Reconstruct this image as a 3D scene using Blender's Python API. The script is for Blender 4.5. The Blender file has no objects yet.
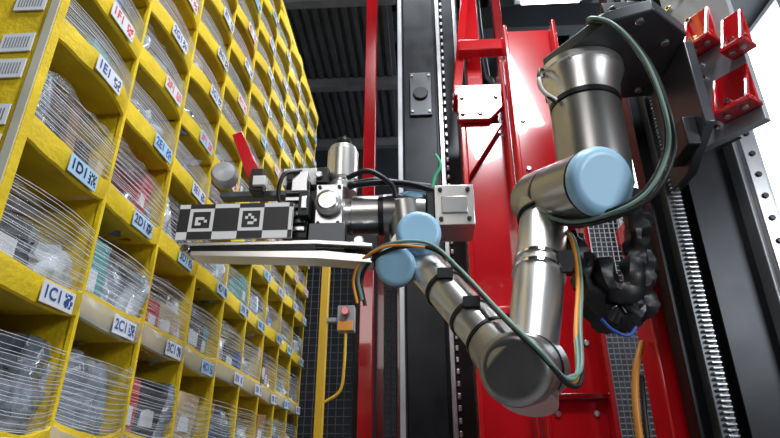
import bpy, math, random
from mathutils import Vector, Matrix, noise, Euler
random.seed(7)
V=Vector
SC=bpy.context.scene
SC.view_settings.view_transform='Standard'
# ---------------------------------------------------------------- materials
def mat(name,col,metal=0.0,rough=0.5,var=0.0,scale=8.0,bump=0.0,bscale=40.0,coat=0.0,stretch=None,emit=0.0,trans=0.0,alpha=1.0,rvar=0.0,avar=None):
    m=bpy.data.materials.new(name); m.use_nodes=True
    nt=m.node_tree; p=nt.nodes['Principled BSDF']
    p.inputs['Base Color'].default_value=(*col,1); p.inputs['Metallic'].default_value=metal
    p.inputs['Roughness'].default_value=rough
    p.inputs['Coat Weight'].default_value=coat
    p.inputs['Transmission Weight'].default_value=trans
    p.inputs['Alpha'].default_value=alpha
    if emit>0:
        p.inputs['Emission Color'].default_value=(*col,1); p.inputs['Emission Strength'].default_value=emit
    tc=nt.nodes.new('ShaderNodeTexCoord'); mp=nt.nodes.new('ShaderNodeMapping')
    nt.links.new(tc.outputs['Object'],mp.inputs['Vector'])
    if stretch: mp.inputs['Scale'].default_value=stretch
    if var>0 or rvar>0 or avar:
        n=nt.nodes.new('ShaderNodeTexNoise'); n.inputs['Scale'].default_value=scale; n.inputs['Detail'].default_value=5
        nt.links.new(mp.outputs[0],n.inputs['Vector'])
        if var>0:
            r=nt.nodes.new('ShaderNodeValToRGB')
            r.color_ramp.elements[0].position=.3; r.color_ramp.elements[1].position=.7
            r.color_ramp.elements[0].color=(*[max(0,c*(1-var)) for c in col],1)
            r.color_ramp.elements[1].color=(*[min(1,c*(1+var*.6)) for c in col],1)
            nt.links.new(n.outputs['Fac'],r.inputs[0]); nt.links.new(r.outputs[0],p.inputs['Base Color'])
        if rvar>0:
            mr=nt.nodes.new('ShaderNodeMapRange'); mr.inputs['To Min'].default_value=max(0,rough-rvar); mr.inputs['To Max'].default_value=rough+rvar
            nt.links.new(n.outputs['Fac'],mr.inputs['Value']); nt.links.new(mr.outputs[0],p.inputs['Roughness'])
        if avar:
            mr=nt.nodes.new('ShaderNodeMapRange'); mr.inputs['From Min'].default_value=.38; mr.inputs['From Max'].default_value=.68
            mr.inputs['To Min'].default_value=avar[0]; mr.inputs['To Max'].default_value=avar[1]
            nt.links.new(n.outputs['Fac'],mr.inputs['Value']); nt.links.new(mr.outputs[0],p.inputs['Alpha'])
    if bump>0:
        n2=nt.nodes.new('ShaderNodeTexNoise'); n2.inputs['Scale'].default_value=bscale; n2.inputs['Detail'].default_value=4
        nt.links.new(mp.outputs[0],n2.inputs['Vector'])
        b=nt.nodes.new('ShaderNodeBump'); b.inputs['Strength'].default_value=bump; b.inputs['Distance'].default_value=.01
        nt.links.new(n2.outputs['Fac'],b.inputs['Height']); nt.links.new(b.outputs[0],p.inputs['Normal'])
    return m
YEL=mat('yellow_fabric',(0.80,0.57,0.010),rough=.6,var=.18,scale=12,bump=.25,bscale=90)
YELP=mat('yellow_inner_fabric',(0.76,0.53,0.02),rough=.55,var=.3,scale=6,bump=.2)
PALE=mat('clear_tape',(0.62,0.64,0.60),rough=.22,coat=.5,var=.12,scale=20,alpha=.5)
FILM=mat('clear_stretch_film',(0.82,0.87,0.94),rough=.12,coat=.9,scale=3,stretch=(6,1.2,60),avar=(.0,.30),bump=.8,bscale=4)
GREYP=mat('grey_plastic',(0.30,0.31,0.33),rough=.4,var=.15)
STRIP=mat('pale_edge_strip',(0.55,0.54,0.45),rough=.35,var=.2)
CORD=mat('elastic_cord',(0.68,0.72,0.77),rough=.4)
LABEL=mat('label_white',(0.74,0.78,0.84),rough=.4)
LABELB=mat('label_blue',(0.42,0.64,0.88),rough=.4)
INK=mat('ink_black',(0.015,0.015,0.018),rough=.4)
INKR=mat('ink_red',(0.8,0.05,0.03),rough=.4)
INKB=mat('ink_navy',(0.03,0.08,0.3),rough=.4)
BAG=mat('poly_bag_white',(0.60,0.65,0.71),rough=.12,coat=1.0,var=.5,scale=14,bump=1.0,bscale=26)
BAGB=mat('poly_bag_grey',(0.28,0.34,0.42),rough=.12,coat=1.0,var=.8,scale=10,bump=1.0,bscale=26)
BROWN=mat('cardboard',(0.36,0.20,0.08),rough=.8,var=.15)
DARKI=mat('dark_package',(0.012,0.014,0.022),rough=.3,var=.4,coat=.3)
BLUEI=mat('blue_package',(0.03,0.12,0.45),rough=.35,var=.4)
REDI=mat('red_package',(0.5,0.02,0.02),rough=.35,var=.3)
TEALI=mat('teal_package',(0.06,0.34,0.34),rough=.35,var=.3)
CREAM=mat('cream_package',(0.62,0.50,0.30),rough=.5,var=.25)
ALU=mat('brushed_aluminium',(0.78,0.76,0.74),metal=.95,rough=.30)
ALUD=mat('cast_aluminium_dark',(0.44,0.43,0.42),metal=.93,rough=.31)
STEEL=mat('machined_steel',(0.54,0.54,0.56),metal=.92,rough=.3,var=.15,scale=15)
PLATE=mat('carriage_plate_grey',(0.44,0.45,0.48),metal=.45,rough=.36,var=.15,scale=6,rvar=.08)
CHROME=mat('polished_steel',(0.85,0.85,0.87),metal=1,rough=.12)
BLUE=mat('joint_cap_blue',(0.32,0.56,0.76),rough=.4,var=.04,coat=.1)
BLK=mat('black_rubber',(0.007,0.007,0.009),rough=.42)
BLKM=mat('black_anodised',(0.015,0.016,0.019),metal=.6,rough=.35,var=.3,scale=10,rvar=.1)
GUN=mat('gunmetal_plate',(0.09,0.094,0.105),metal=.6,rough=.36,var=.25,scale=8,rvar=.1)
RED=mat('red_painted_steel',(0.56,0.006,0.012),rough=.18,coat=1.0,var=.15,scale=4,rvar=.06)
REDD=mat('red_painted_steel_dark',(0.22,0.004,0.007),rough=.25,coat=.6,var=.15)
WHITE=mat('white_plastic',(0.72,0.72,0.72),rough=.35)
GREENC=mat('cable_grey_green',(0.15,0.25,0.21),rough=.4)
GREEN=mat('cable_green',(0.02,0.35,0.16),rough=.4)
ORANGE=mat('cable_orange',(0.72,0.28,0.03),rough=.4)
CBLUE=mat('cable_blue',(0.02,0.10,0.45),rough=.4)
WIRE=mat('galvanised_wire',(0.36,0.37,0.39),metal=.6,rough=.4)
WIREK=mat('black_wire_mesh',(0.09,0.09,0.10),metal=.3,rough=.5)
YPOST=mat('yellow_post_paint',(0.60,0.36,0.015),rough=.4,var=.08)
CONC=mat('concrete',(0.22,0.22,0.22),rough=.7,var=.25,scale=3,bump=.2)
WALLM=mat('wall_dark_paint',(0.025,0.028,0.035),rough=.8,var=.3,scale=2)
CEILM=mat('ceiling_dark_paint',(0.02,0.022,0.027),rough=.8,var=.3,scale=2)
SHEET=mat('corrugated_sheet',(0.075,0.08,0.09),metal=.2,rough=.5,var=.2)
BEAMG=mat('grey_roof_steel',(0.16,0.165,0.18),rough=.5,var=.2)
GLOW=mat('window_daylight',(0.87,0.94,1.0),rough=.5,emit=5.0)
TUBE=mat('fluorescent_tube',(0.95,0.98,1.0),rough=.5,emit=12.0)
# ---------------------------------------------------------------- mesh builder
def frame(d):
    d=V(d).normalized(); a=V((0,0,1)) if abs(d.z)<.9 else V((1,0,0))
    x=a.cross(d).normalized(); y=d.cross(x)
    return x,y,d
class MB:
    def __init__(s): s.v=[];s.f=[];s.m=[];s.mats=[];s.sm=[]
    def mi(s,m):
        if m not in s.mats: s.mats.append(m)
        return s.mats.index(m)
    def add(s,vs,fs,m,smooth=True):
        o=len(s.v); k=s.mi(m); s.v+= [tuple(v) for v in vs]
        for f in fs: s.f.append(tuple(i+o for i in f)); s.m.append(k); s.sm.append(smooth)
    def box(s,c,size,m,rot=None):
        c=V(c); M=rot if rot else Matrix.Identity(3); vs=[]
        for x in(-.5,.5):
            for y in(-.5,.5):
                for z in(-.5,.5): vs.append(c+M@V((x*size[0],y*size[1],z*size[2])))
        s.add(vs,[(0,1,3,2),(4,6,7,5),(0,4,5,1),(2,3,7,6),(0,2,6,4),(1,5,7,3)],m,False)
    def mm(s,a,b,m):
        a=V(a);b=V(b); s.box((a+b)/2,(b-a),m)
    def lathe(s,p,d,prof,m,n=40):
        x,y,z=frame(d); p=V(p); vs=[];fs=[]
        for h,r in prof:
            for i in range(n):
                a=2*math.pi*i/n; vs.append(p+z*h+(x*math.cos(a)+y*math.sin(a))*max(r,1e-5))
        for k in range(len(prof)-1):
            for i in range(n):
                j=(i+1)%n; fs.append((k*n+i,k*n+j,(k+1)*n+j,(k+1)*n+i))
        fs.append(tuple(range(n-1,-1,-1))); q=(len(prof)-1)*n; fs.append(tuple(q+i for i in range(n)))
        s.add(vs,fs,m)
    def cyl(s,p0,p1,r,m,r1=None,n=32):
        p0=V(p0);p1=V(p1); L=(p1-p0).length; r1=r if r1 is None else r1; b=min(.003,L*.2,r*.2)
        s.lathe(p0,p1-p0,[(0,r-b),(b,r),(L-b,r1),(L,r1-b)],m,n)
    def rod(s,p0,p1,r,m,n=5):
        x,y,z=frame(V(p1)-V(p0)); vs=[]
        for p in(V(p0),V(p1)):
            for i in range(n):
                a=2*math.pi*i/n; vs.append(p+(x*math.cos(a)+y*math.sin(a))*r)
        s.add(vs,[(i,(i+1)%n,n+(i+1)%n,n+i) for i in range(n)],m)
    def tube(s,pts,r,m,n=10,seg=8,ridge=0.0,jit=0.0):
        P=[V(p) for p in pts]; P=[P[0]*2-P[1]]+P+[P[-1]*2-P[-2]]; C=[]
        for i in range(1,len(P)-2):
            for k in range(seg):
                t=k/seg; a,b,c,d=P[i-1],P[i],P[i+1],P[i+2]
                C.append(.5*((2*b)+(c-a)*t+(2*a-5*b+4*c-d)*t*t+(3*b-a-3*c+d)*t**3))
        C.append(P[-2]); vs=[];fs=[]; px=None
        for i,c in enumerate(C):
            d=(C[min(i+1,len(C)-1)]-C[max(i-1,0)]).normalized()
            if px is None: px,_,_=frame(d)
            px=(px-d*px.dot(d)).normalized(); py=d.cross(px)
            for k in range(n):
                a=2*math.pi*k/n; rr=r*(1+(ridge if i%2 else 0))
                if jit: rr*=1+jit*noise.noise(c*25+V((k*.7,0,0)))
                vs.append(c+(px*math.cos(a)+py*math.sin(a))*rr)
        for i in range(len(C)-1):
            for k in range(n):
                j=(k+1)%n; fs.append((i*n+k,i*n+j,(i+1)*n+j,(i+1)*n+k))
        fs.append(tuple(range(n-1,-1,-1))); q=(len(C)-1)*n; fs.append(tuple(q+i for i in range(n)))
        s.add(vs,fs,m)
    def prism(s,poly,off,m):
        n=len(poly); off=V(off); vs=[V(p) for p in poly]+[V(p)+off for p in poly]
        fs=[tuple(range(n-1,-1,-1)),tuple(range(n,2*n))]+[(i,(i+1)%n,n+(i+1)%n,n+i) for i in range(n)]
        s.add(vs,fs,m,False)
    def obj(s,name,parent=None,bevel=0.0,ang=38):
        me=bpy.data.meshes.new(name); me.from_pydata(s.v,[],s.f); 
        for m in s.mats: me.materials.append(m)
        me.polygons.foreach_set('material_index',s.m); me.polygons.foreach_set('use_smooth',[True]*len(s.f))
        me.update(); me.set_sharp_from_angle(angle=math.radians(ang))
        o=bpy.data.objects.new(name,me); SC.collection.objects.link(o)
        if parent: o.parent=parent
        if bevel>0:
            b=o.modifiers.new('bevel','BEVEL'); b.width=bevel; b.segments=2; b.limit_method='ANGLE'; b.angle_limit=math.radians(50)
        return o
def empty(name):
    e=bpy.data.objects.new(name,None); SC.collection.objects.link(e); e.empty_display_size=.1; return e
# ---------------------------------------------------------------- camera
cam=bpy.data.cameras.new('camera'); co=bpy.data.objects.new('camera',cam); SC.collection.objects.link(co)
th=math.radians(24.4); ps=math.radians(3.3)
co.location=(0,0,1); co.rotation_euler=(math.radians(90)+th,0,ps)
cam.sensor_width=36; cam.lens=36*553/780; cam.clip_start=.02; SC.camera=co
# ---------------------------------------------------------------- room
def room(name,a,b,m):
    k=MB(); k.mm(a,b,m); return k.obj(name)
room('floor',(-2.6,-2.6,-.1),(4.2,6.6,0),CONC)
room('wall_back',(-2.6,6.5,0),(4.2,6.6,6),WALLM)
room('wall_left',(-2.7,-2.6,0),(-2.6,6.6,6),WALLM)
room('wall_right',(4.2,-2.6,0),(4.3,6.6,6),WALLM)
room('wall_front',(-2.6,-2.7,0),(4.2,-2.6,6),WALLM)
room('ceiling',(-2.6,-2.6,6),(4.2,6.6,6.1),CEILM)
k=MB(); k.mm((4.14,2.4,2.6),(4.18,6.45,5.9),GLOW)
for y in (2.4,3.5,4.9): k.mm((4.1,y-.03,2.6),(4.19,y+.03,5.9),GREYP)
for z in (2.6,5.9): k.mm((4.1,2.4,z-.03),(4.19,6.45,z+.03),GREYP)
k.obj('window_1')
k=MB(); k.mm((2.5,6.44,2.9),(4.13,6.48,5.9),GLOW)
for x in (2.5,3.4): k.mm((x-.03,6.4,2.9),(x+.03,6.49,5.9),GREYP)
for z in (2.9,5.9): k.mm((2.5,6.4,z-.03),(4.13,6.49,z+.03),GREYP)
k.obj('window_2')
k=MB()
for x in (-2.2,-1.2,-.2,.8,1.8): k.mm((x,-2.5,5.6),(x+.12,6.3,5.98),WALLM)
for y in (3.2,4.6,5.8): k.mm((-2.5,y,5.3),(2.3,y+.15,5.6),WALLM)
k.obj('trim_1')
k=MB()
for i in range(26):
    x=-2.4+i*.085; k.mm((x,3.3,4.55),(x+.045,5.6,4.6),SHEET); k.mm((x+.045,3.3,4.58),(x+.085,5.6,4.6),SHEET)
for y in (3.3,4.4,5.5): k.mm((-2.4,y,4.45),(-.15,y+.08,4.56),BEAMG)
k.mm((-1.2,3.2,4.62),(-.5,3.25,5.3),BEAMG)
k.obj('corrugated_roof_panel')
k=MB(); k.mm((.72,2.85,4.05),(1.2,3.03,4.12),GREYP); k.mm((.76,2.88,4.0),(1.16,2.99,4.05),TUBE); k.mm((.9,2.93,4.1),(.92,2.95,5.6),GREYP)
k.obj('fluorescent_light')
# ---------------------------------------------------------------- fabric storage pod
pod=empty('fabric_storage_pod')
X0=-.68; Y0=.772; W=.26; NC=9; DEP=.42
rows=[.55,.80,1.052,1.302,1.552,1.772,1.935,2.104,2.273,2.442,2.611,2.78,2.948,3.118]
fab=MB(); cords=MB(); tags=MB(); goods=MB(); film=MB()
Y1=Y0+NC*W
H=.050
def lump(m,cx,dim,soft,seed,tilt,G=8):
    for ax in range(3):
        for sg in(-1,1):
            vs=[];fs=[]
            for i in range(G+1):
                for j in range(G+1):
                    q=[0,0,0]; q[ax]=sg*.5; q[(ax+1)%3]=i/G-.5; q[(ax+2)%3]=j/G-.5
                    p=V(q)
                    if soft: p=p*(.5/p.length*.35+.65)*1.08
                    w=V((p.x*dim[0],p.y*dim[1],p.z*dim[2]))
                    nn=noise.noise_vector(w*22+seed)*(.016 if soft else .002)+noise.noise_vector(w*70+seed)*(.012 if soft else .0008)
                    vs.append(cx+tilt@(w+nn))
            for i in range(G):
                for j in range(G):
                    a=i*(G+1)+j; f=(a,a+1,a+G+2,a+G+1); fs.append(f if sg>0 else f[::-1])
            goods.add(vs,fs,m)
for ri,z in enumerate(rows):
    for c in range(NC):
        ya=Y0+c*W; bow=.020+.014*random.random(); sag=.014+.014*random.random(); N=14
        m=YEL
        if z<1.31 and c>0: m=PALE
        vs=[];fs=[]
        lv=[(H*.5,-.004),(H*.45,.004),(0,.006),(-H*.45,.002),(-H*.5,-.004)]
        for i in range(N+1):
            t=i/N; sn=math.sin(math.pi*t)**.8
            for dz,dx in lv:
                vs.append((X0+bow*sn+dx+.003*noise.noise(V((ya*3+t*4,z*9,dz*60))),ya+t*W,z+dz-sag*sn+.003*noise.noise(V((ya+t*6,z*7,1)))))
        q=len(lv)
        for i in range(N):
            for j in range(q-1): fs.append((i*q+j,i*q+j+1,(i+1)*q+j+1,(i+1)*q+j))
        fab.add(vs,fs,m)
        if m is PALE:
            vs=[(v[0]-.004,v[1],v[2]+.012) for v in vs]; fab.add(vs,fs,YELP)
        vs=[];fs=[]
        for i in range(N+1):
            t=i/N; sn=math.sin(math.pi*t)**.8
            vs+= [(X0+bow*sn-.002,ya+t*W,z-H*.4-sag*sn),(X0-DEP,ya+t*W,z-H*.5)]
        for i in range(N): fs.append((2*i,2*i+1,2*i+3,2*i+2))
        fab.add(vs,fs,YELP)
        if z<3:
            ym=ya+W*(.5+random.uniform(-.04,.04)); sx=X0+bow+.0088; zl=z-sag-.001
            lw,lh=.092,.038
            lm=LABELB if (ri+c*3)%4 in(0,) or ri==4 else LABEL
            tags.mm((sx-.001,ym-lw/2,zl-lh/2),(sx+.0008,ym+lw/2,zl+lh/2),lm)
            ik=INKR if ri in(6,) or (ri==8 and c%2) or (ri==10 and c%3==0) else (INKB if ri%2 else INK)
            for a in range(7):
                for b in range(7):
                    if random.random()<.55: tags.mm((sx,ym+lw*.18+a*.0036,zl-.0125+b*.0036),(sx+.0012,ym+lw*.18+a*.0036+.0037,zl-.0125+b*.0036+.0037),ik)
            if c>3:
                for a in range(3): tags.mm((sx,ym-lw*.42+a*.014,zl-.011),(sx+.0012,ym-lw*.42+a*.014+.008,zl+.011),ik)
            else:
                s_='%d%s1'%(c+1,'ZABCDEFGHIJKLM'[ri])
                cu=bpy.data.curves.new('label_text','FONT'); cu.body=s_; cu.size=.031; cu.align_y='CENTER'; cu.fill_mode='FRONT'; cu.offset=.0007
                to=bpy.data.objects.new('label_text',cu); SC.collection.objects.link(to); to.parent=pod
                cu.materials.append(ik); to.location=(sx+.0016,ym-lw*.47,zl); to.rotation_euler=(math.pi/2,0,math.pi/2)
        if ri+1<len(rows):
            zt=rows[ri+1]; op=zt-z-H
            nco=int(8+op*56); zb=z+H*.35; zh=zb+op*(.56 if ri>3 else .68)
            for i in range(nco):
                t=i/nco+random.uniform(-.03,.03); za=zb+(zh-zb)*t+.004
                b=bow*(.95-.6*t); dz=-sag*(1-t)*.8+random.uniform(-.003,.003)
                M_=5; P=[(X0+.003+b*math.sin(math.pi*q/M_),ya+W*q/M_,za+dz*math.sin(math.pi*q/M_)) for q in range(M_+1)]
                for q in range(M_): cords.rod(P[q],P[q+1],.0005,CORD,3)
            vs=[];fs=[]; A_=14; B_=6
            zf=zb+op*random.uniform(.55,.8)
            for i in range(A_+1):
                for j in range(B_+1):
                    t=i/A_; u=j/B_; sn=math.sin(math.pi*t)**.8
                    vs.append((X0+(bow*(1-.5*u)-.001)*sn-.003+.010*noise.noise(V((ya*5+t*9,z*8+u*4,3))),ya+t*W,zb+(zf-zb)*u-sag*sn*(1-.3*u)+(.02*noise.noise(V((ya*4+t*4,z*3,9))) if j==B_ else 0)))
            for i in range(A_):
                for j in range(B_):
                    a=i*(B_+1)+j; fs.append((a,a+1,a+B_+2,a+B_+1))
            film.add(vs,fs,FILM)
            y=ya+.006
            while y<ya+W-.03:
                wd=random.uniform(.02,.08) if ri>3 else random.uniform(.05,.17)
                wd=min(wd,ya+W-.006-y); hh=op*random.uniform(.5,1.0); dp=random.uniform(.2,.36); xf=X0+.006-random.uniform(0,.07)
                m=random.choices([BAG,BAGB,BROWN,DARKI,BLUEI,REDI,TEALI,CREAM],[6,7,2.2,4.2,1.6,.6,1.3,2.4])[0]
                if ri in(2,3) and c<2 and m in(BROWN,REDI,CREAM): m=BAG
                soft=m in(BAG,BAGB)
                lump(m,V((xf-dp/2,y+wd/2,z-.02+hh/2)),(dp,wd,hh),soft,V((y*31,z*17,ri*3.1)),Euler((random.uniform(-.15,.15),random.uniform(-.1,.15),0)).to_matrix())
                if not soft and wd>.04:
                    goods.mm((xf-.002,y+wd*.25,z+hh*.25),(xf+.003,y+wd*.7,z+hh*.5),LABEL)
                y+=wd*.97
for c in range(NC+1):
    y=Y0+c*W
    fab.mm((X0-DEP,y-.0015,.45),(X0,y+.0015,3.15),YEL)
    fab.mm((X0-.004,y-.005,.45),(X0+.005,y+.005,3.15),YEL)
fab.mm((X0-DEP-.006,Y0,.45),(X0-DEP,Y1,3.15),YEL)
fab.mm((X0-DEP,Y0-.012,.45),(X0-.02,Y0-.002,3.2),YEL)
fab.mm((X0-.018,Y0-.016,.45),(X0+.006,Y0+.004,3.2),YEL)
fab.mm((X0-.012,Y0-.019,.45),(X0+.004,Y0-.0155,3.2),STRIP)
fab.mm((X0-DEP,Y0-.01,3.15),(X0+.01,Y1+.01,3.19),YEL)
for x in (X0-.03,X0-DEP):
    for y in (Y0+.004,Y1): fab.mm((x-.012,y-.012,.1),(x+.012,y+.012,3.2),GREYP)
fab.mm((X0-DEP-.02,Y0-.02,.34),(X0+.02,Y1+.02,.45),GREYP)
for x in (X0-.05,X0-DEP+.03):
    for y in (Y0+.03,(Y0+Y1)/2,Y1-.03): fab.mm((x-.03,y-.03,0),(x+.03,y+.03,.34),GREYP)
for z in (1.33,1.40,1.50,1.56,1.66,1.72,1.82,1.88,1.98,2.05):
    tags.box((X0-.055,Y0-.016,z),(.06,.003,.042),LABEL,Euler((0,random.uniform(-.06,.06),0)).to_matrix())
    for i in range(9): tags.mm((X0-.078+i*.0055,Y0-.0182,z-.012),(X0-.0755+i*.0055,Y0-.0175,z+.012),GREYP)
fab.obj('fabric_bins',pod); cords.obj('elastic_cords',pod); tags.obj('bin_labels',pod,ang=20); goods.obj('bin_contents',pod,ang=60); film.obj('clear_film',pod)
# ---------------------------------------------------------------- rails / structures in the centre
col=MB()
col.mm((-.06,2.2,0),(.095,2.4,4.3),BLKM); col.mm((-.088,2.17,0),(-.066,2.4,4.3),PLATE); col.mm((-.066,2.19,0),(-.06,2.4,4.3),BLK)
col.mm((.095,2.26,0),(.23,2.42,4.3),BLKM)
col.mm((.108,2.235,0),(.130,2.26,4.3),STEEL); col.mm((.200,2.235,0),(.219,2.26,4.3),STEEL)
for i in range(90):
    z=.1+i*.046; col.mm((.133,2.245,z),(.147,2.26,z+.022),STEEL)
for z in (2.55,3.4):
    col.mm((-.03,2.185,z-.02),(.075,2.2,z+.23),GUN)
    for x in(-.018,.063):
        for q in (0,.21): col.cyl((x,2.178,z+q),(x,2.186,z+q),.007,STEEL,n=12)
    col.cyl((.022,2.17,z+.1),(.022,2.19,z+.1),.035,BLK,n=24)
col.obj('linear_axis_column',bevel=.003)
k=MB(); k.mm((-.343,3.0,0),(-.268,3.1,5.2),RED); k.mm((-.36,2.96,0),(-.24,3.14,.03),RED)
k.obj('red_steel_post',bevel=.004)
g=MB()
g.mm((.18,1.98,0),(.375,2.02,2.47),RED); g.mm((.18,1.93,0),(.20,1.98,2.47),RED); 
g.mm((.36,1.90,0),(.375,2.02,2.6),RED)
g.mm((.375,1.86,0),(.587,1.9,2.72),RED); g.mm((.375,1.82,0),(.39,1.86,2.72),RED); g.mm((.572,1.80,0),(.587,1.86,2.72),RED)
g.mm((.16,1.92,2.44),(.40,2.05,2.49),RED)
g.prism([(.17,1.90,2.30),(.30,1.90,2.30),(.355,1.90,2.36),(.355,1.90,2.44),(.17,1.90,2.44)],(0,.03,0),RED)
for x,z in((.19,2.33),(.26,2.33),(.19,2.41),(.33,2.41)): g.cyl((x,1.89,z),(x,1.902,z),.009,STEEL,n=12)
for z in (.9,1.5): g.mm((.2,1.935,z),(.36,1.98,z+.03),RED)
for z in (1.2,1.8): g.mm((.39,1.83,z),(.572,1.86,z+.02),REDD)
g.prism([(.20,1.93,2.05),(.355,1.93,2.30),(.20,1.93,2.30)],(0,.03,0),RED)
g.mm((.24,2.1,2.49),(.31,2.2,4.6),RED)
g.mm((.40,2.15,2.5),(.44,2.2,4.6),REDD)
g.prism([(.16,2.05,2.5),(.20,2.05,2.5),(.29,2.05,3.3),(.25,2.05,3.3)],(0,.06,0),RED)
g.mm((.20,2.0,2.75),(.42,2.06,2.81),RED)
g.mm((.587,1.86,2.5),(1.3,1.92,2.6),RED); g.mm((.587,1.95,.6),(1.3,2.0,.68),RED)
g.mm((.14,1.78,0),(.64,2.08,.03),RED)
for z in [.5+.22*i for i in range(9)]:
    for x in(.42,.54): g.cyl((x,1.852,z),(x,1.862,z),.010,STEEL,n=12)
g.obj('red_gantry_frame',bevel=.004)
k=MB()
k.tube([(.33,2.52,5.5),(.34,2.5,3.9),(.32,2.5,3.3),(.34,2.5,2.9),(.36,2.5,2.4),(.36,2.5,.1)],.035,BLK,jit=.3); k.tube([(.39,2.52,5.5),(.37,2.5,3.6),(.39,2.5,3.0),(.42,2.5,2.7),(.42,2.5,.1)],.022,BLK)
k.obj('cable_bundle')
k=MB(); k.mm((.54,1.32,0),(.625,1.42,1.6),RED); k.mm((.52,1.30,0),(.63,1.44,.03),RED); k.mm((.54,1.30,1.55),(.63,1.44,1.6),RED)
k.obj('red_support_beam',bevel=.004)
k=MB(); k.tube([(.50,1.36,.55),(.47,1.33,.85),(.468,1.32,1.08),(.49,1.34,1.2),(.53,1.37,1.28)],.008,ORANGE); k.tube([(.52,1.36,.55),(.49,1.35,.85),(.49,1.34,1.05),(.51,1.36,1.2)],.006,BLK)
k.cyl((.475,1.33,.98),(.475,1.33,1.06),.018,STEEL,n=18); k.obj('orange_cable')
r=MB()
r.mm((.65,1.22,0),(.76,1.45,2.6),BLKM); r.mm((.565,1.25,0),(.65,1.3,2.6),BLKM)
r.mm((.59,1.215,0),(.625,1.25,2.6),GUN)
for i in range(200):
    z=.2+i*.011; r.mm((.60,1.205,z),(.622,1.216,z+.0055),STEEL)
r.mm((.755,1.18,0),(.815,1.3,2.6),PLATE); r.mm((.765,1.165,0),(.80,1.18,2.6),STEEL)
for i in range(40):
    z=.3+i*.055; r.cyl((.783,1.16,z),(.783,1.166,z),.007,BLK,n=10)
r.obj('vertical_linear_rail',bevel=.002)
c_=MB()
d=V((.082,-.12,0)).normalized(); nn=V((-d.y,d.x,0))
if nn.y<0: nn=-nn
P0=V((.63,1.1,1.652))
def cp(a,b,h): return P0+d*a+nn*b+V((0,0,h))
c_.prism([cp(0,0,0),cp(.142,0,0),cp(.142,0,.9),cp(0,0,.9)],nn*.022,PLATE)
c_.prism([cp(0,.022,.02),cp(.06,.022,.02),cp(.06,.022,.9),cp(0,.022,.9)],nn*.05,GUN)
for a,h in ((.015,.03),(.015,.10),(.018,.18),(.018,.29),(.05,.03),(.05,.16),(.05,.20),(.055,.33),(.018,.4),(.06,.42)):
    c_.cyl(cp(a,-.010,h),cp(a,.001,h),.008,CHROME,n=16); c_.cyl(cp(a,-.0108,h),cp(a,-.009,h),.004,BLK,n=8)
def bracket(a,h,w,hh):
    c_.prism([cp(a,-.006,h),cp(a+w,-.006,h),cp(a+w,-.006,h+hh),cp(a,-.006,h+hh)],nn*.006,RED)
    c_.prism([cp(a-.004,-.05,h),cp(a+w+.004,-.05,h),cp(a+w+.004,0,h),cp(a-.004,0,h)],V((0,0,.010)),RED)
    for q in (a,a+w-.007):
        c_.prism([cp(q,-.05,h+.008),cp(q,-.040,h+.008),cp(q,-.006,h+hh*.82),cp(q,-.006,h+hh)],d*.007,RED)
    for q in(.25,.75): c_.cyl(cp(a+w*q,-.03,h-.006),cp(a+w*q,-.03,h+.001),.007,STEEL,n=14); c_.cyl(cp(a+w*q,-.014,h+hh*.4),cp(a+w*q,-.005,h+hh*.4),.007,CHROME,n=12)
bracket(.068,.030,.074,.11); bracket(.046,.225,.058,.11); bracket(.120,.165,.045,.11)
c_.obj('rail_carriage',bevel=.0015)
b=MB()
b.prism([(.308,1.075,1.875),(.414,.93,1.875),(.50,.90,1.875),(.60,.98,1.875),(.62,1.14,1.875),(.62,1.20,1.875),(.34,1.22,1.875)],(0,0,.03),GUN)
b.prism([(.60,1.00,1.66),(.60,1.0,1.875),(.60,1.2,1.875),(.60,1.2,1.60),(.60,1.12,1.60)],(.022,0,0),GUN)
b.box((.46,.96,1.92),(.10,.05,.03),BLK); b.cyl((.40,.965,1.9),(.44,.93,1.91),.012,BLK)
for x,y in((.33,1.12),(.36,1.19),(.56,1.17),(.48,.93),(.56,1.0)): b.cyl((x,y,1.868),(x,y,1.876),.009,STEEL,n=14)
b.box((.585,1.08,1.66),(.03,.10,.07),BLK)
b.obj('robot_mounting_bracket',bevel=.003)
# ---------------------------------------------------------------- robot arm
rob=empty('robot_arm')
def dome(k,c,ax,r,m,h=.028):
    k.lathe(c,ax,[(0,r),(h*.35,r),(h*.6,r*.985),(h*.8,r*.94),(h*.93,r*.86),(h,r*.78),(h*.985,r*.70),(h*.985,0)],m,48)
def ring(k,c,ax,r,m,w=.006):
    k.lathe(V(c)-V(ax).normalized()*w/2,ax,[(0,r*.9),(0,r),(w,r),(w,r*.9)],m,48)
k=MB()
bt=V((.398,1.1,1.874)); dn=V((-.02,0,-1)).normalized()
k.lathe(bt,dn,[(0,.098),(.014,.098),(.017,.093),(.03,.091),(.05,.084),(.095,.079)],ALU,56)
for i in range(6):
    a=i*math.pi/3; p=bt+V((math.cos(a)*.09,math.sin(a)*.09,0)); k.cyl(p+dn*.010,p+dn*.020,.006,STEEL,n=10)
ring(k,bt+dn*.098,dn,.080,BLK,.012)
k.lathe(bt+dn*.104,dn,[(0,.074),(.006,.079),(.15,.079),(.21,.075),(.252,.062),(.275,.04),(.282,0)],ALUD,56)
k.obj('base',rob)
J2a=V((.361,1.0,1.525)); J2b=V((.300,1.2,1.59)); ax2=(J2b-J2a).normalized()
k=MB(); k.lathe(J2a+ax2*.005,ax2,[(0,.069),(.15,.069)],ALUD,56)
ring(k,J2a+ax2*.012,ax2,.071,BLK,.004); dome(k,J2a+ax2*.006,-ax2,.071,BLUE); k.obj('shoulder',rob)
k=MB(); ring(k,J2a+ax2*.16,ax2,.069,BLK,.01)
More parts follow.
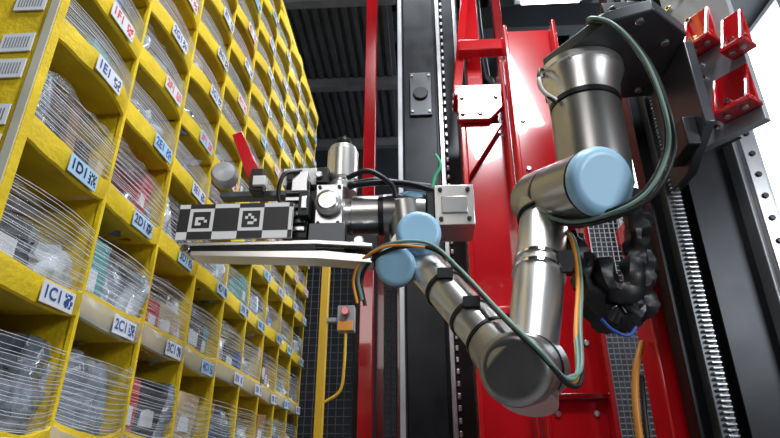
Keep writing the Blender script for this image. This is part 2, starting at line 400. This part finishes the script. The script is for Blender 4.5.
k.lathe(J2a+ax2*.165,ax2,[(0,.064),(.005,.069),(.08,.069),(.11,.062),(.12,.045),(.124,0)],ALUD,56)
U0=J2a+ax2*.215; U1=V((.192,1.02,1.16)); au=(U1-U0).normalized(); LU=(U1-U0).length
k.lathe(U0,au,[(0,.062),(.06,.060),(.075,.058)],ALUD,48); ring(k,U0+au*.078,au,.059,BLK,.006)
k.lathe(U0+au*.08,au,[(0,.050),(.01,.053),(LU*.55,.049),(LU-.08,.044),(LU-.06,.048),(LU-.02,.05)],ALU,56)
for t in(.46,.52): ring(k,U0+au*LU*t,au,.0545,CHROME,.008)
k.box(U0+au*LU*.48+V((.045,-.03,0)),(.03,.03,.045),BLK)
k.obj('upper_arm',rob)
k=MB()
eb=V((.211,1.06,1.172)); ef=V((.153,.935,1.150)); ae=(ef-eb).normalized(); LE=(ef-eb).length
k.lathe(eb-ae*.03,ae,[(0,0),(.004,.045),(.014,.056),(.03,.060),(.09,.060)],ALUD,56)
ring(k,eb+ae*.064,ae,.0615,BLK,.007)
k.lathe(eb+ae*.068,ae,[(0,.057),(.004,.060),(LE-.068,.060)],ALUD,56)
dome(k,eb+ae*LE,ae,.060,ALUD,.022)
k.obj('elbow',rob)
k=MB(); F0=V((.152,.96,1.160)); F1=V((.008,1.12,1.398)); af=(F1-F0).normalized(); LF=(F1-F0).length
k.lathe(F0,af,[(0,.055),(.06,.048),(.07,.044)],ALUD,48); ring(k,F0+af*.074,af,.0455,BLK,.006)
k.lathe(F0+af*.076,af,[(0,.038),(.008,.040),(LF-.12,.0385),(LF-.076,.040)],ALU,56)
for t in(.42,.72): ring(k,F0+af*LF*t,af,.043,BLK,.008); 
for t in(.42,.72): k.box(F0+af*LF*t+V((.0,-.04,.018)),(.03,.02,.02),BLK)
k.obj('forearm',rob)
k=MB()
w1=V((-.018,1.14,1.43))
k.lathe(w1+V((0,.05,.0)),(0,-1,0),[(0,.03),(.01,.045),(.10,.045)],ALUD,48)
k.lathe(w1+V((0,.0,-.02)),(-.1,0,1),[(0,.042),(.14,.042)],ALUD,48)
dome(k,V((-.002,1.085,1.455)),V((.05,-1,-.1)),.048,BLUE,.022)
k.lathe(V((-.002,1.15,1.46)),(0,-1,0),[(0,.046),(.066,.046)],ALUD,48)
k.lathe(V((-.045,1.14,1.40)),V((-.1,-.9,-.3)),[(0,.04),(.05,.042)],ALUD,48)
dome(k,V((-.05,1.095,1.39)),V((-.1,-.9,-.3)),.043,BLUE,.022)
k.lathe(V((.02,1.15,1.535)),(-1,0,0),[(0,.03),(.005,.042),(.04,.046),(.10,.046)],ALUD,48)
dome(k,V((-.01,1.15,1.565)),V((.1,-.3,1)),.04,BLUE,.018)
ring(k,V((-.085,1.15,1.533)),V((1,0,0)),.047,BLK,.012)
k.lathe(V((-.09,1.15,1.533)),(-1,0,0),[(0,.045),(.06,.045),(.062,.040),(.08,.040)],ALU,48)
for i in range(8):
    a=i*math.pi/4; k.cyl((-.168,1.15+.033*math.cos(a),1.533+.033*math.sin(a)),(-.175,1.15+.033*math.cos(a),1.533+.033*math.sin(a)),.004,STEEL,n=8)
k.obj('wrist',rob)
k=MB()
path=[(-.121,1.1,1.318),(-.130,1.1,1.371),(-.108,1.08,1.408),(-.05,1.05,1.424),(.021,1.05,1.419),(.077,1.02,1.353),(.134,.93,1.244),(.1786,.86,1.165),(.215,.88,1.128),(.2466,.92,1.142),(.267,.97,1.2207)]
k.tube(path,.0038,GREENC); k.tube([(x+.006,y+.004,z-.010) for x,y,z in path],.0042,BLK)
k.tube([(x-.010,y+.002,z-.006) for x,y,z in path[:5]],.0032,ORANGE)
k.tube([(.215,.885,1.122),(.2466,.925,1.136),(.267,.97,1.2207),(.306,1.05,1.337),(.320,1.1,1.44),(.312,1.15,1.49)],.0042,ORANGE)
k.tube([(.222,.89,1.128),(.256,.93,1.15),(.277,.975,1.23),(.314,1.055,1.337),(.328,1.105,1.44),(.32,1.15,1.49)],.0038,GREENC)
p2=[(.40,1.0,1.92),(.387,.95,1.906),(.413,.9,1.837),(.457,.9,1.743),(.471,.9,1.623),(.474,.93,1.552),(.433,.95,1.479),(.371,.98,1.448),(.313,1.07,1.47),(.256,1.12,1.518)]
k.tube(p2,.0042,GREENC); k.tube([(x+.012,y+.008,z-.004) for x,y,z in p2],.005,BLK); k.tube([(x+.003,y+.014,z+.012) for x,y,z in p2],.004,BLK)
k.tube([(.31,1.1,1.87),(.285,1.05,1.83),(.29,1.05,1.79),(.32,1.06,1.77)],.005,WHITE)
k.tube([(.32,1.1,1.88),(.29,1.05,1.85),(.285,1.05,1.80),(.32,1.06,1.76)],.004,BLK)
k.tube([(.03,1.15,1.59),(.04,1.15,1.63),(.055,1.15,1.66),(.045,1.17,1.70)],.004,GREEN)
k.obj('cables',rob)
k=MB()
k.tube([(.50,1.20,1.60),(.50,1.20,1.50),(.49,1.20,1.40),(.465,1.20,1.32),(.425,1.20,1.29),(.385,1.20,1.32),(.37,1.20,1.40),(.36,1.22,1.5)],.027,BLK,n=14,seg=10,ridge=.08,jit=.8)
k.tube([(.40,1.18,1.42),(.41,1.17,1.35),(.45,1.17,1.35),(.47,1.18,1.42)],.022,BLK,n=12,seg=8,jit=.7)
k.tube([(.445,1.165,1.27),(.425,1.165,1.252),(.395,1.165,1.265),(.38,1.175,1.29)],.0036,CBLUE)
k.obj('cable_sleeve')
# ---------------------------------------------------------------- gripper tool
gr=empty('robotic_gripper')
k=MB()
k.mm((-.23,1.10,1.485),(-.17,1.20,1.59),STEEL); k.mm((-.245,1.11,1.495),(-.23,1.19,1.58),BLKM)
k.lathe(V((-.20,1.095,1.538)),(0,-1,0),[(0,.03),(.012,.03),(.014,.022),(.02,.02)],ALU,32)
for x,z in((-.222,1.493),(-.178,1.493),(-.222,1.582),(-.178,1.582)): k.cyl((x,1.095,z),(x,1.101,z),.004,BLK,n=10)
k.mm((-.30,1.10,1.46),(-.245,1.18,1.60),BLKM)
for i in range(6): k.mm((-.298,1.093,1.475+i*.018),(-.25,1.10,1.485+i*.018),GUN if i%2 else STEEL)
k.mm((-.262,1.07,1.50),(-.238,1.10,1.56),BLK); k.mm((-.255,1.065,1.515),(-.243,1.07,1.545),STEEL)
k.mm((-.285,1.09,1.57),(-.25,1.13,1.62),STEEL)
k.mm((-.315,1.12,1.60),(-.235,1.19,1.645),WHITE); k.mm((-.305,1.115,1.612),(-.27,1.12,1.64),BLK)
k.mm((-.232,1.10,1.595),(-.205,1.16,1.635),BLK); k.cyl((-.225,1.09,1.612),(-.225,1.10,1.612),.008,STEEL,n=12)
k.lathe(V((-.18,1.15,1.59)),(0,0,1),[(0,.036),(.02,.036),(.022,.030),(.03,.030),(.032,.037),(.11,.037),(.114,.033),(.122,.033)],ALU,40)
k.lathe(V((-.18,1.15,1.712)),(0,0,1),[(0,.02),(.02,.02),(.024,.014),(.03,.014)],BLKM,24)
k.mm((.035,1.10,1.483),(.122,1.20,1.580),ALU); k.mm((.018,1.105,1.495),(.035,1.195,1.57),BLK)
for x in(.048,.109):
    for z in(1.496,1.567): k.cyl((x,1.094,z),(x,1.101,z),.005,BLK,n=10)
k.mm((.05,1.095,1.51),(.107,1.1,1.55),STEEL)
k.tube([(-.16,1.12,1.595),(-.10,1.11,1.60),(-.03,1.12,1.595),(.03,1.12,1.585)],.009,BLK); k.tube([(-.15,1.10,1.585),(-.09,1.10,1.59),(-.02,1.10,1.585),(.04,1.11,1.57)],.007,BLKM)
k.tube([(-.16,1.09,1.60),(-.11,1.08,1.61),(-.06,1.09,1.58),(-.05,1.1,1.55)],.006,BLK)
k.tube([(-.29,1.1,1.52),(-.31,1.08,1.55),(-.30,1.07,1.60),(-.27,1.09,1.62)],.005,BLK)
k.prism([(-.52,1.08,1.447),(-.22,1.08,1.447),(-.10,1.08,1.436),(-.10,1.08,1.428),(-.22,1.08,1.437),(-.52,1.08,1.439)],(0,.05,0),ALU)
k.prism([(-.49,1.08,1.427),(-.20,1.08,1.422),(-.10,1.08,1.408),(-.10,1.08,1.392),(-.22,1.08,1.404),(-.49,1.08,1.416)],(0,.05,0),ALU)
for y in(1.083,1.12): k.mm((-.50,y,1.425),(-.22,y+.005,1.442),BLKM)
k.cyl((-.505,1.08,1.434),(-.505,1.13,1.434),.011,CHROME,n=20)
k.mm((-.24,1.09,1.43),(-.16,1.19,1.49),GUN); k.mm((-.16,1.1,1.425),(-.09,1.2,1.465),BLKM)
k.cyl((-.13,1.085,1.445),(-.13,1.105,1.445),.012,STEEL,n=16)
k.lathe(V((-.475,1.18,1.655)),(.2,-1,0),[(0,.03),(.03,.032),(.04,.026),(.045,.0)],PLATE,28)
k.mm((-.48,1.17,1.60),(-.30,1.2,1.615),GUN)
k.prism([(-.463,1.15,1.765),(-.44,1.15,1.775),(-.375,1.15,1.645),(-.395,1.15,1.625),(-.41,1.15,1.64)],(0,.02,0),RED)
k.mm((-.40,1.14,1.60),(-.37,1.18,1.66),BLK); k.mm((-.39,1.13,1.61),(-.36,1.15,1.635),WHITE)
k.obj('gripper_body',gr,bevel=.0015)
k=MB(); xa,xb,za,zb=-.524,-.272,1.449,1.532; yf=1.07
k.mm((xa,yf,za),(xb,yf+.006,zb),WHITE)
cw=.0548; z1=za+.018
def sq(x0,z0,x1,z1_,m,l=1):
    if min(x1,xb)>max(x0,xa): k.mm((max(x0,xa),yf-.0005*l,z0),(min(x1,xb),yf,z1_),m)
xs=[-.5547+cw*i for i in range(6)]
for i,x in enumerate(xs):
    x1=x+cw
    if i%2==0: sq(x,z1,x1,z1+cw,INK)
    else:
        sq(x,za,x1,z1,INK); sq(x,z1+cw,x1,zb,INK)
        e=.008; sq(x+e,z1+e,x1-e,z1+cw-e,INK,1)
        u=(cw-2*e)/6
        pat=[(1,1),(2,1),(1,2),(1,3),(2,3),(3,3),(4,2)] if i==1 else [(1,3),(2,4),(3,3),(2,1),(3,1),(4,2)]
        if i<5:
            for a,b_ in pat: sq(x+e+u*a,z1+e+u*b_,x+e+u*(a+1),z1+e+u*(b_+1),WHITE,2)
k.obj('fiducial_marker_board',gr)
# ---------------------------------------------------------------- fences
def fence(name,x0,x1,y,z0,z1,step,m,post,r=.003):
    k=MB(); n=int((x1-x0)/step)
    for i in range(n+1): k.rod((x0+i*step,y,z0),(x0+i*step,y,z1),r,m,4)
    q=int((z1-z0)/step)
    for i in range(q+1): k.rod((x0,y+.004,z0+i*step),(x1,y+.004,z0+i*step),r,m,4)
    for x in (x0,x1): k.mm((x-.02,y-.02,0),(x+.02,y+.02,z1+.05),post)
    return k.obj(name)
fence('safety_fence',-.95,-.38,3.3,.15,2.3,.045,WIREK,BLKM)
fence('safety_fence',-.24,-.12,3.2,.15,2.3,.03,WIREK,REDD)
fence('wire_mesh_panel',.64,1.15,2.3,.15,2.4,.022,WIRE,GREYP,.0022)
k=MB(); k.mm((-.487,2.58,0),(-.450,2.62,1.98),YPOST); k.mm((-.53,2.54,0),(-.44,2.66,.02),YPOST)
k.obj('yellow_fence_post',bevel=.003)
k=MB(); k.mm((-.395,2.54,1.59),(-.315,2.6,1.71),GREYP); k.mm((-.39,2.535,1.59),(-.32,2.54,1.635),ORANGE); k.cyl((-.355,2.50,1.675),(-.355,2.54,1.675),.020,RED,n=20)
k.mm((-.449,2.57,1.64),(-.39,2.6,1.66),GREYP)
k.tube([(-.355,2.56,1.59),(-.355,2.54,1.42),(-.37,2.54,1.32),(-.44,2.54,1.27)],.007,YPOST)
k.obj('emergency_stop_box',bevel=.004)
# ---------------------------------------------------------------- lights
def area(name,loc,tgt,size,en,col=(1,1,1)):
    l=bpy.data.lights.new(name,'AREA'); l.size=size; l.energy=en; l.color=col
    o=bpy.data.objects.new(name,l); SC.collection.objects.link(o); o.location=loc
    o.rotation_euler=(V(tgt)-V(loc)).to_track_quat('-Z','Y').to_euler(); return o
area('overhead_lamp',(.6,.1,3.6),(-.5,1.5,1.5),.6,58,(.92,.96,1))
area('aisle_lamp',(.0,1.6,4.6),(-.2,1.6,0),.7,45,(.9,.95,1))
area('side_lamp',(1.7,-.5,1.8),(-.5,1.3,1.5),.6,24,(.9,.95,1))
area('front_fill',(-.7,-1.9,2.9),(-.2,1.2,1.6),1.1,15,(1,.97,.93))  # unseen fill light added behind the camera to brighten pod end and robot front
area('back_lamp',(1.6,4.6,4.6),(.6,2.2,1.6),1.0,32,(.9,.95,1))
w=bpy.data.worlds.new('world'); SC.world=w; w.use_nodes=True
w.node_tree.nodes['Background'].inputs[0].default_value=(.35,.42,.5,1); w.node_tree.nodes['Background'].inputs[1].default_value=.3
